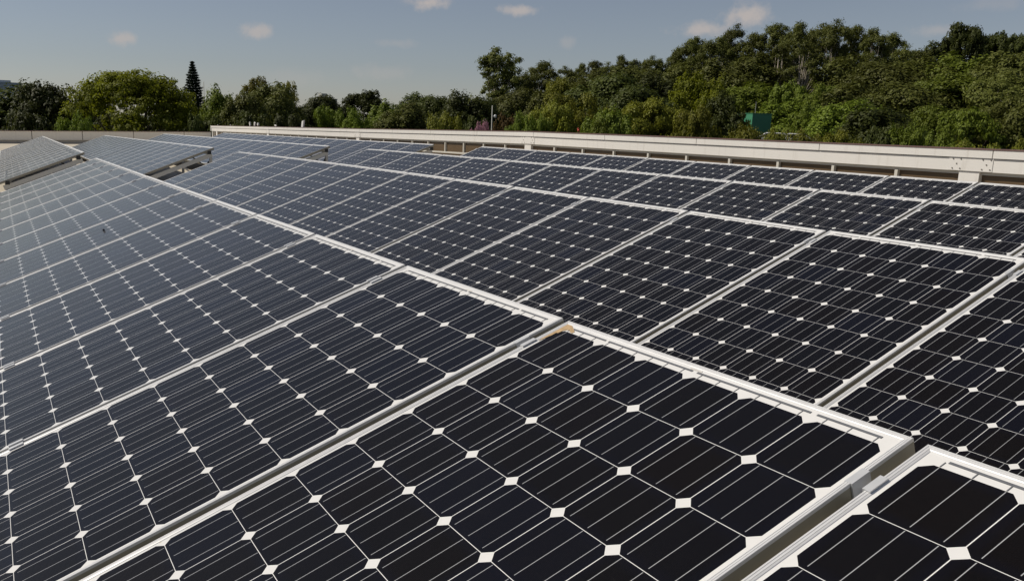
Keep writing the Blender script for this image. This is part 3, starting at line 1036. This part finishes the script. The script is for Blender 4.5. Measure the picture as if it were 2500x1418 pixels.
# parked white cars glimpsed below the trees
def car(px, py, dist, label, rot):
    p = on_ray(px, py, dist)
    t = empty('parked_car', (p.x, p.y, p.z - 1.3))
    t.rotation_euler = (0, 0, rot)
    tag(t, label, 'car', 'white cars glimpsed under the trees')
    prof = [(-2.0, .35), (-2.05, .8), (-1.3, .95), (-.75, 1.40), (.75, 1.42), (1.55, .95), (2.1, .82), (2.1, .35)]
    m = MB()
    n = len(prof)
    m.v = [(x, -.82, z) for x, z in prof] + [(x, .82, z) for x, z in prof]
    m.f = [tuple(range(n)), tuple(range(2 * n - 1, n - 1, -1))] + [(i, i + n, (i + 1) % n + n, (i + 1) % n) for i in range(n)]
    m.build('body', MAT['car_white'], t, False, 0.05)
    for s_ in (-1, 1):
        m = MB()
        y = s_ * .825
        m.hexa([(-1.15, y - .01, .97), (1.3, y - .01, .97), (1.3, y + .01, .97), (-1.15, y + .01, .97), (-.7, y - .01, 1.33), (.7, y - .01, 1.34), (.7, y + .01, 1.34), (-.7, y + .01, 1.33)])
        m.build('side_window', MAT['car_glass'], t)
        for x in (-1.3, 1.3):
            m = MB()
            m.tube([(x, s_ * .62, .32), (x, s_ * .84, .32)], .32, 14)
            m.build('wheel', MAT['tyre'], t)


car(1893, 327, 96, 'white parked car half hidden under the tree right of the tank house', 0.5)
car(1946, 329, 98, 'white parked car glimpsed through the leaves, right one of two', 0.6)
# red cloth on a stick in the shrubs
p = on_ray(1412, 312, 58)
m = MB()
rs = random.Random(8)
for i in range(5):
    for j in range(4):
        m.v.append((p.x + (i - 2) * .06 + rs.uniform(-.03, .03), p.y + rs.uniform(-.06, .06) + .05 * math.sin(i * 1.3), p.z - j * .10 + rs.uniform(-.03, .03)))
for i in range(4):
    for j in range(3):
        a = i * 4 + j
        m.f.append((a, a + 1, a + 5, a + 4))
t = m.build('red_cloth', MAT['red_cloth'])
sol = t.modifiers.new('thickness', 'SOLIDIFY')
sol.thickness = 0.02
m = MB()
m.tube([(p.x, p.y, GROUND_Z), (p.x, p.y, p.z)], .03, 6)
m.build('stick', MAT['bark'], t)
tag(t, 'small orange red cloth showing among shrubs above the wall', 'cloth')

# ------------------------------------------------------------------ trees
def leaf_mesh(name, mat, c, nrm, length, width, rng):
    """one rhombic blade per point, facing roughly along nrm"""
    n = len(c)
    nrm = nrm / (np.linalg.norm(nrm, axis=1, keepdims=True) + 1e-9)
    a = rng.normal(size=(n, 3))
    a -= nrm * np.sum(a * nrm, axis=1, keepdims=True)
    a /= np.linalg.norm(a, axis=1, keepdims=True) + 1e-9
    bb = np.cross(nrm, a)
    L = (length * rng.uniform(.65, 1.35, n))[:, None]
    Wd = (width * rng.uniform(.65, 1.35, n))[:, None]
    fold = nrm * (L * rng.uniform(-.12, .22, n)[:, None])
    v = np.empty((n, 4, 3), np.float32)
    v[:, 0] = c - a * L * .5
    v[:, 1] = c - bb * Wd * .5 + fold
    v[:, 2] = c + a * L * .5
    v[:, 3] = c + bb * Wd * .5 + fold
    me = bpy.data.meshes.new(name)
    me.vertices.add(n * 4)
    me.vertices.foreach_set('co', v.ravel())
    me.loops.add(n * 4)
    me.loops.foreach_set('vertex_index', np.arange(n * 4, dtype=np.int32))
    me.polygons.add(n)
    me.polygons.foreach_set('loop_start', np.arange(0, n * 4, 4, dtype=np.int32))
    at = me.attributes.new('leaf_random', 'FLOAT', 'FACE')
    at.data.foreach_set('value', rng.uniform(0, 1, n).astype(np.float32))
    me.materials.append(mat)
    me.update()
    return me


def unit(rng, n, up=0.0):
    d = rng.normal(size=(n, 3))
    d[:, 2] += up
    return d / np.linalg.norm(d, axis=1, keepdims=True)


def limbs(m, rng, base_h, targets, r0, lean=0.0, steps=4):
    """tapered trunk, and a bent limb to every target"""
    top = np.array([rng.uniform(-lean, lean), rng.uniform(-lean, lean), base_h])
    m.tube([(0, 0, -1.0), (top[0] * .3, top[1] * .3, base_h * .5), tuple(top)], [r0 * 1.35, r0, r0 * .8], 8)
    for q in targets:
        q = np.array(q)
        s = top * rng.uniform(.75, 1.0)
        mid = s * .5 + q * .5 + np.array([rng.uniform(-.3, .3), rng.uniform(-.3, .3), rng.uniform(-.1, .6)])
        m.tube([tuple(s), tuple(mid), tuple(q)], [r0 * .55, r0 * .30, r0 * .08], 6)


def crown_points(rng, lobes, n_leaf, sub=16, fuzz=.06, up=.35):
    """leaf places on many small clumps spread over each lobe"""
    P, N = [], []
    vol = np.array([l[3] ** 2 for l in lobes])
    cnt = np.maximum(30, (n_leaf * vol / vol.sum()).astype(int))
    for (x, y, z, r, fl), n in zip(lobes, cnt):
        k = max(5, int(sub * rng.uniform(.7, 1.3)))
        sd_ = unit(rng, k, up)
        sc = sd_ * r * rng.uniform(.62, 1.0, k)[:, None]
        sr = r * rng.uniform(.24, .46, k)
        w_ = rng.dirichlet(np.ones(k) * 3)
        which = rng.choice(k, n, p=w_)
        d = unit(rng, n, .25)
        q = sc[which] + d * (sr[which] * rng.uniform(.45, 1.05, n) ** .7)[:, None]
        q += rng.normal(size=(n, 3)) * (fuzz * r)
        q[:, 2] *= fl
        P.append(q + np.array([x, y, z]))
        N.append(d * .9 + sd_[which] * 1.0 + rng.normal(size=(n, 3)) * .48 + np.array([0, 0, .30]))
    return np.concatenate(P), np.concatenate(N)


PROTO = {}


def proto(key, shape, leafkey, seed, Wm, Hm, n, leaf, bark='bark', **kw):
    """crown and trunk meshes of one kind, Wm wide and Hm tall"""
    rng = np.random.default_rng(seed)
    Rr = Wm / 2
    lobes, targets = [], []
    tr = MB()
    if shape == 'conifer':
        c, nr = [], []
        tr.tube([(0, 0, -1), (0, 0, Hm * .5), (0, 0, Hm)], [.28, .17, .02], 8)
        lv = 44
        for i in range(lv):
            f = i / (lv - 1)
            h = Hm * (.10 + .885 * f)
            L = Rr * ((1.01 - f) ** .82 if f > .25 else .80) * rng.uniform(.86, 1.08)
            nb = 9
            a0 = rng.uniform(0, 6.28)
            for k in range(nb):
                a = a0 + 2 * math.pi * k / nb + rng.uniform(-.15, .15)
                Lk = L * rng.uniform(.82, 1.08)
                tr.tube([(0, 0, h), (math.cos(a) * Lk * .95, math.sin(a) * Lk * .95, h + Lk * .10)], [.035, .012], 4)
                m_ = int(30 + 60 * Lk / Rr)
                s_ = rng.uniform(.12, 1, m_) ** .8
                off = rng.normal(size=(m_, 3)) * np.array([.10, .10, .06]) * (0.25 + 1.3 * Lk / Rr)
                p_ = np.stack([math.cos(a) * Lk * s_, math.sin(a) * Lk * s_, h + Lk * (-.10 * s_ + .30 * s_ ** 3)], 1) + off
                c.append(p_)
                nr.append(rng.normal(size=(m_, 3)) * .6 + np.array([0, 0, .8]))
        c, nr = np.concatenate(c), np.concatenate(nr)
        PROTO[key] = (leaf_mesh('crown', LEAF[leafkey], c, nr, leaf[0], leaf[1], rng), tr.mesh('trunk', MAT[bark], True), Wm, Hm)
        return
    h0 = kw.get('h0', .25) * Hm
    ch = Hm - h0
    nl = kw.get('lobes', 22)
    lr = kw.get('lr', (.24, .40))
    for i in range(nl):
        if shape == 'umbrella':
            n1_ = int(nl * .66)
            if i < n1_:                          # the upper dome, evenly covered
                q = math.sqrt((i + .5) / n1_)
                a = i * 2.39996 + rng.uniform(-.25, .25)
                z = h0 + ch * (.84 * math.sqrt(max(0, 1 - .93 * q ** 3.2)) - rng.uniform(0, .09))
            else:                                # hanging skirts, with an opening on one side
                a = rng.uniform(.55, 5.4)
                q = rng.uniform(.62, .98)
                z = h0 + ch * rng.uniform(-.22, .36)
            rr_ = Rr * .86 * q
            r = Rr * rng.uniform(*lr)
            fl = .66
        elif shape == 'gum':
            f = (i + .5) / nl
            z = h0 + ch * (f ** .8) * .95
            wf = math.sin(math.pi * min(1, .16 + .78 * f)) ** .7
            a, q = rng.uniform(0, 6.28), rng.uniform(.25, 1)
            rr_ = Rr * .82 * q * wf
            r = Rr * rng.uniform(*lr)
            fl = .98
        else:                                    # round and bush
            d = unit(rng, 1, .3)[0]
            hx = math.hypot(d[0], d[1])
            q = rng.uniform(.55, .80) / (hx ** 3 + abs(d[2]) ** 3) ** (1 / 3)     # a squarish, broad-shouldered crown
            a = math.atan2(d[1], d[0])
            rr_ = Rr * q * hx
            z = h0 + ch * (.47 + .5 * d[2] * q)
            r = Rr * rng.uniform(*lr)
            fl = .82 * ch / (2 * Rr) + .25
        lobes.append((rr_ * math.cos(a), rr_ * math.sin(a), z, r, min(1.1, fl)))
    zmax = max(l[2] + l[3] * l[4] for l in lobes)
    k = Hm / zmax
    lobes = [(x, y, z * k if shape != 'bush' else z * k, r, fl) for x, y, z, r, fl in lobes]
    targets = [(x, y, z) for x, y, z, r, fl in lobes if z > h0 * .9][::kw.get('every', 2)]
    limbs(tr, rng, max(.8, kw.get('fork', .8) * h0), targets, kw.get('r0', .22), .25)
    P, N = crown_points(rng, lobes, n, kw.get('sub', 16), kw.get('fuzz', .07), kw.get('up', .35))
    if shape in ('round', 'bush'):               # loose inner foliage so that the far side does not show through everywhere
        m_ = n // 6
        d = unit(rng, m_)
        q = d * (rng.uniform(0, 1, m_) ** .5)[:, None] * np.array([Rr * .68, Rr * .68, ch * .36])
        P = np.concatenate([P, q + np.array([0, 0, h0 + ch * .46])])
        N = np.concatenate([N, rng.normal(size=(m_, 3))])
    q = np.percentile(np.hypot(P[:, 0], P[:, 1]), 97)
    P[:, :2] *= Rr / q
    P[:, 2] *= Hm / np.percentile(P[:, 2], 99.7)
    P[:, 2] = np.maximum(P[:, 2], .05)
    PROTO[key] = (leaf_mesh('crown', LEAF[leafkey], P, N, leaf[0], leaf[1], rng), tr.mesh('trunk', MAT[bark], True), Wm, Hm)


LF = (.40, .24)
for s_ in (0, 1):
    proto('dark%d' % s_, 'round', 'dark', 11 + s_, 9, 12, 21000, (.38, .24), h0=.12, lobes=24 + 4 * s_, lr=(.30, .48), sub=22)
    proto('mid%d' % s_, 'round', 'mid', 21 + s_, 9, 12, 23000, (.36, .22), h0=.12, lobes=26, lr=(.28, .46), sub=20)
    proto('gumround%d' % s_, 'round', 'gum', 31 + s_, 9, 13, 24000, (.38, .20), h0=.12, lobes=28, lr=(.27, .44), fuzz=.09, sub=20)
    proto('bush%d' % s_, 'bush', 'mid', 41 + s_, 10, 8, 32000, (.25, .16), h0=.0, lobes=38, lr=(.18, .30))
    proto('olive%d' % s_, 'bush', 'olive', 51 + s_, 10, 8, 34000, (.24, .15), h0=.0, lobes=40, lr=(.17, .28))
    proto('darkbush%d' % s_, 'bush', 'dark', 61 + s_, 10, 8, 18000, (.38, .25), h0=.0, lobes=32, lr=(.2, .32))
for s_ in (0, 1, 2):
    proto('gum%d' % s_, 'gum', 'gum', 71 + s_, 9, 22, 20000, (.38, .18), 'bark_pale', h0=.26, lobes=52, lr=(.13, .30), fork=.9, r0=.26, every=1, sub=10, fuzz=.20)
proto('gumstem', 'gum', 'gum', 78, 8, 22, 9000, (.38, .18), 'bark_pale', h0=.42, lobes=26, lr=(.16, .30), fork=1.2, r0=.30, every=1, sub=9, fuzz=.13)
proto('bigum', 'gum', 'gum', 75, 9, 15, 21000, (.33, .17), 'bark_pale', h0=.12, lobes=60, lr=(.11, .23), fork=.9, r0=.24, every=1, sub=9, fuzz=.12)
proto('umbrella', 'umbrella', 'umbrella', 81, 14, 13, 60000, (.27, .17), h0=.20, lobes=84, lr=(.15, .27), fork=1.3, r0=.40, every=3, sub=14)
proto('bright', 'round', 'umbrella', 83, 10, 10, 24000, (.31, .20), h0=.03, lobes=36, lr=(.2, .32))
proto('domed0', 'umbrella', 'dark', 85, 11, 11, 24000, (.38, .22), h0=.12, lobes=44, lr=(.2, .32), fork=1.2, r0=.3, every=3)
proto('domed1', 'umbrella', 'mid', 86, 11, 10, 25000, (.34, .20), h0=.08, lobes=50, lr=(.18, .30), fork=1.2, r0=.3, every=3)
proto('yellow', 'gum', 'yellow', 88, 8, 14, 11000, (.28, .17), 'bark', h0=.34, lobes=30, lr=(.2, .36), fork=.9, r0=.2, every=1, sub=9)
proto('conifer', 'conifer', 'pine', 91, 7, 20, 0, (.50, .14))
proto('pink', 'bush', 'pink', 93, 6, 6, 9000, (.17, .12), h0=.5, lobes=24, lr=(.2, .3))
proto('rust', 'bush', 'rust', 95, 6, 7, 11000, (.26, .17), h0=.1, lobes=26, lr=(.18, .3))

TN = random.Random(17)
TREES_GROUP = 'trees growing beyond the roof'


def tree(key, px, py, wpx, dist, label, name='tree', cat='tree', drop=0.0, turn=None):
    cm, tm, Wm, Hm = PROTO[key]
    top = on_ray(px, py, dist)
    gz = terrain(top.x, top.y) - drop
    H_ = max(2.0, top.z - gz)
    depth = (top - CAM).dot(-_b)
    wm = wpx / F * depth * {'dark': 1.42, 'mid': 1.35, 'gumr': 1.35}.get(key[:-1] if key[:-1] in ('dark', 'mid') else key[:4] if key.startswith('gumr') else '', 1.0)
    t = empty(name, (top.x, top.y, gz))
    t.rotation_euler = (0, 0, TN.uniform(0, 6.28) if turn is None else turn)
    t.scale = (wm / Wm, wm / Wm, H_ / Hm)
    tag(t, label, cat, TREES_GROUP)
    link_mesh('crown', cm, t)
    link_mesh('trunk', tm, t)
    return t


T_ = [
    ('dark0', 28, 216, 190, 96, 'dark rounded tree at the left edge just below the office tower'),
    ('dark1', 108, 207, 120, 88, 'dark lobed tree between the office tower and the big domed tree'),
    ('dark0', 160, 240, 66, 106, 'small dark tree in the gap left of the big domed tree'),
    ('umbrella', 322, 179, 352, 85, 'big domed yellow-green tree with spreading branches, left of the conifer'),
    ('mid0', 540, 221, 92, 94, 'green rounded tree directly right of the conifer'),
    ('yellow', 626, 189, 112, 99, 'airy tree with a pale yellow top, taller of two behind the dark crown'),
    ('yellow', 698, 201, 84, 101, 'airy pale yellow tree top at the right shoulder of the dark crown'),
    ('gumround0', 664, 208, 126, 97, 'round dark crown in front of the pale yellow tree tops'),
    ('gumround1', 596, 232, 96, 91, 'brownish green tree between the conifer and the round dark crown'),
    ('dark1', 790, 237, 96, 135, 'dark round tree under the small concrete rooftop block'),
    ('domed0', 890, 224, 128, 146, 'wide domed dark tree right of the concrete rooftop block'),
    ('mid0', 930, 252, 86, 122, 'mid green tree on the right slope of the wide domed dark tree'),
    ('bush0', 795, 266, 116, 100, 'bright green bushy tree right of the tilted white board'),
    ('bush1', 876, 272, 112, 98, 'bright green bushy tree below the wide domed dark tree'),
    ('gumround1', 984, 257, 118, 100, 'grey green round tree left of the olive rounded shrub'),
    ('dark0', 1022, 231, 92, 168, 'far dark tree crest above the grey green round tree'),
    ('dark1', 1076, 240, 84, 132, 'dark tree left of the darkest tree by the lamp post'),
    ('olive0', 1090, 283, 128, 74, 'olive rounded shrub above the wall left of the pink shrub'),
    ('dark0', 1128, 231, 110, 98, 'darkest dense tree behind the olive rounded shrub'),
    ('dark1', 1180, 246, 92, 104, 'dark dense tree right behind the lamp post'),
    ('rust', 1234, 282, 76, 82, 'rusty brown shrub just right of the lamp post'),
    ('bigum', 1216, 123, 150, 128, 'tall airy eucalyptus standing alone above the lamp post'),
    ('gum1', 1322, 152, 108, 152, 'dull eucalyptus right of the tall airy lone one'),
    ('gum2', 1278, 186, 90, 146, 'eucalyptus filling the dip between the lone tall one and its neighbour'),
    ('gumround0', 1262, 222, 124, 116, 'dull brownish tree below the tall airy eucalyptus'),
    ('gumround1', 1330, 232, 110, 112, 'dark brownish tree left of the yellowish olive tree'),
    ('bush1', 1268, 284, 96, 72, 'green shrub above the wall, first right of the rusty shrub'),
    ('bush0', 1318, 288, 84, 76, 'small green shrub above the wall left of the olive slope'),
    ('olive1', 1372, 196, 132, 122, 'yellowish olive tree left of the dark broad tree on the slope'),
    ('olive0', 1420, 232, 190, 98, 'wide olive tree sloping down left of the bright domed tree'),
    ('olive1', 1352, 254, 150, 82, 'low olive tree above the orange red cloth, left side'),
    ('dark1', 1490, 186, 150, 120, 'broad dark tree on the slope left of the bright domed tree'),
    ('dark0', 1602, 188, 112, 127, 'dark tree touching the left side of the bright domed tree'),
    ('dark1', 1556, 214, 140, 108, 'dark tree below and between the two broad dark ones'),
    ('bright', 1712, 181, 168, 112, 'bright yellow-green domed tree left of the green tank house'),
    ('dark0', 1768, 232, 90, 108, 'shadowy dark tree under the right side of the bright domed tree'),
    ('olive1', 1596, 248, 230, 82, 'large yellowish leafy tree low in front of the bright domed tree'),
    ('bush0', 1496, 272, 180, 76, 'leafy green tree low above the wall right of the orange red cloth'),
    ('olive0', 1690, 268, 150, 78, 'leafy olive tree low above the wall left of the tank house'),
    ('bush1', 1444, 300, 130, 66, 'low green shrub hugging the wall near the orange red cloth'),
    ('olive1', 1818, 313, 150, 64, 'low olive shrub just under the green tank house'),
    ('mid1', 1846, 206, 130, 142, 'mid green tree directly behind the green tank house'),
    ('bush0', 1930, 206, 140, 140, 'mid green bushy tree up right of the tank house'),
    ('bush1', 2026, 212, 160, 136, 'mid green bushy tree below the pale eucalyptus trunks'),
    ('mid0', 1912, 250, 120, 130, 'leafy green tree immediately right of the tank house'),
    ('bush1', 1990, 258, 140, 112, 'leafy green tree above the white parked cars'),
    ('mid1', 2082, 250, 150, 106, 'rounded green tree right above the white parked cars'),
    ('dark1', 2150, 268, 150, 94, 'dark green round tree low in the right part of the slope'),
    ('domed1', 2272, 262, 176, 100, 'layered feathery green tree above the splice plate, left of two'),
    ('domed1', 2372, 270, 180, 96, 'layered feathery green tree above the splice plate, right of two'),
    ('gumstem', 2452, 196, 130, 108, 'brownish eucalyptus with pale stems near the right edge'),
    ('gumround0', 2492, 236, 130, 100, 'brownish dense tree cut by the right edge of the photo'),
    ('olive0', 1966, 326, 150, 72, 'low olive shrub above the wall under the white cars'),
    ('olive1', 1886, 322, 110, 70, 'low olive shrub above the wall between the tank house and the cars'),
    ('olive1', 2056, 326, 150, 68, 'low olive shrub above the wall right of the white cars'),
    ('darkbush0', 2140, 318, 120, 72, 'dark low shrub above the wall right of the olive shrubs'),
    ('bush0', 2226, 308, 130, 74, 'green low shrub above the wall left of the feathery trees'),
    ('bush1', 2330, 325, 150, 72, 'green low shrub above the wall below the feathery trees'),
    ('olive0', 2420, 356, 170, 58, 'yellowish hedge like shrub along the wall near the right edge'),
    ('olive1', 2500, 350, 140, 58, 'yellowish shrub along the wall cut by the right edge'),
    ('gumround1', 2122, 205, 160, 128, 'brownish green tree on the slope below the tallest eucalypts, left'),
    ('gumround0', 2230, 208, 160, 126, 'brownish green tree on the slope below the sky notch'),
    ('mid1', 2336, 184, 160, 132, 'green crown on the upper slope left of the pale stems'),
    ('gumround1', 2434, 180, 150, 128, 'brownish crown on the upper slope above the pale stems'),
    ('gumround0', 2180, 160, 160, 148, 'dull crown on the upper slope right below the skyline eucalypts'),
    ('gumround1', 2276, 146, 160, 152, 'dull crown just below the sky notch on the right'),
    ('mid0', 2372, 138, 170, 152, 'green crown below the dark domed skyline tree'),
    ('gumround0', 2468, 138, 160, 147, 'dull crown high on the slope at the right edge'),
    ('gumround1', 1690, 160, 130, 160, 'dull crown on the hill left of the pale trunks'),
    ('gumround0', 1800, 140, 150, 158, 'dull crown on the hill above the bright domed tree'),
    ('gumstem', 1905, 112, 110, 157, 'eucalyptus with pale trunk on the hill above the tank house'),
    ('gumstem', 1968, 104, 110, 152, 'eucalyptus with pale trunk on the hill, right of the tank house'),
    ('gumround1', 2105, 140, 150, 152, 'dull crown on the hill below the tallest skyline eucalypts'),
    ('gumround0', 1610, 172, 120, 170, 'dull crown where the hill skyline starts to rise'),
    ('gumround1', 1440, 176, 130, 168, 'dull crown low on the left part of the ridge'),
    ('gumround0', 1530, 172, 130, 168, 'dull crown low in the middle of the ridge'),
    ('gum2', 2240, 126, 110, 192, 'thin eucalyptus in the sky notch at the right'),
    ('dark0', 2300, 110, 120, 200, 'dark tree at the left foot of the domed skyline tree'),
    ('domed0', 2356, 62, 122, 200, 'dark domed tree standing high on the skyline at the right'),
    ('domed0', 2432, 82, 110, 206, 'dark layered tree on the skyline right of the domed one'),
    ('domed0', 2496, 86, 110, 206, 'dark layered skyline tree cut by the right edge'),
    ('darkbush0', 60, 284, 170, 72, 'dark low shrub above the parapet at the left edge'),
    ('bush0', 186, 288, 120, 70, 'yellow green low shrub at the left foot of the big domed tree'),
    ('darkbush1', 296, 284, 150, 92, 'shaded shrub under the big domed tree, left one'),
    ('darkbush0', 416, 276, 150, 94, 'shaded shrub under the big domed tree, right one'),
    ('darkbush1', 498, 286, 110, 80, 'dark shrub below the conifer above the wall corner'),
    ('darkbush0', 610, 280, 150, 80, 'dark shrub behind the pile of white tile fragments'),
    ('darkbush1', 712, 284, 120, 82, 'dark shrub behind the tilted white board'),
    ('darkbush0', 1160, 290, 110, 84, 'dark shrub behind the pink flowering shrub'),
    ('dark1', 220, 252, 110, 110, 'dark tree glimpsed behind the left side of the domed tree'),
    ('dark0', 440, 232, 110, 108, 'dark tree glimpsed between the domed tree and the conifer'),
]
for key, px, py, wpx, dist, lab in T_:
    shrub = dist < 84 or 'shrub' in lab
    tree(key, px, py, wpx, dist, lab, turn=(facing(on_ray(px, py, dist)) + 3.6 if key == 'umbrella' else None), name='shrub' if 'shrub' in lab else ('eucalyptus_tree' if key in ('gum0', 'gum1', 'gum2', 'bigum', 'gumstem') else 'tree'), cat='shrub' if 'shrub' in lab else 'tree')
tree('conifer', 469, 149, 132, 112, 'dark spire shaped conifer rising right of the big domed tree', 'conifer_tree')
tree('pink', 1174, 299, 66, 66, 'pink flowering shrub above the wall left of the lamp post', 'flowering_shrub', 'shrub')
# eucalypts along the skyline
ridge = [(1386, 164), (1418, 157), (1452, 151), (1488, 155), (1521, 137), (1552, 148), (1586, 139), (1614, 146), (1642, 139)]
for i, (px, py) in enumerate(ridge):
    tree('gum%d' % (i % 3), px, py, TN.uniform(52, 70), 192 + TN.uniform(-8, 8), 'thin skyline eucalyptus on the low left ridge, %s from its left end' % ordinal(i + 1), 'eucalyptus_tree')
high = [(1668, 107, 84), (1702, 94, 92), (1738, 102, 80), (1792, 63, 82), (1764, 92, 90), (1842, 84, 100), (1896, 62, 104), (1948, 58, 96), (1998, 62, 100), (2044, 51, 94),
        (2092, 66, 80), (2140, 72, 92), (2184, 84, 84), (2206, 112, 76)]
for i, (px, py, wp) in enumerate(sorted(high)):
    tree('gum%d' % ((i * 2 + i // 3) % 3), px, py, wp, 172 + TN.uniform(-10, 12), 'tall skyline eucalyptus on the high hill, %s from its left end' % ordinal(i + 1), 'eucalyptus_tree')
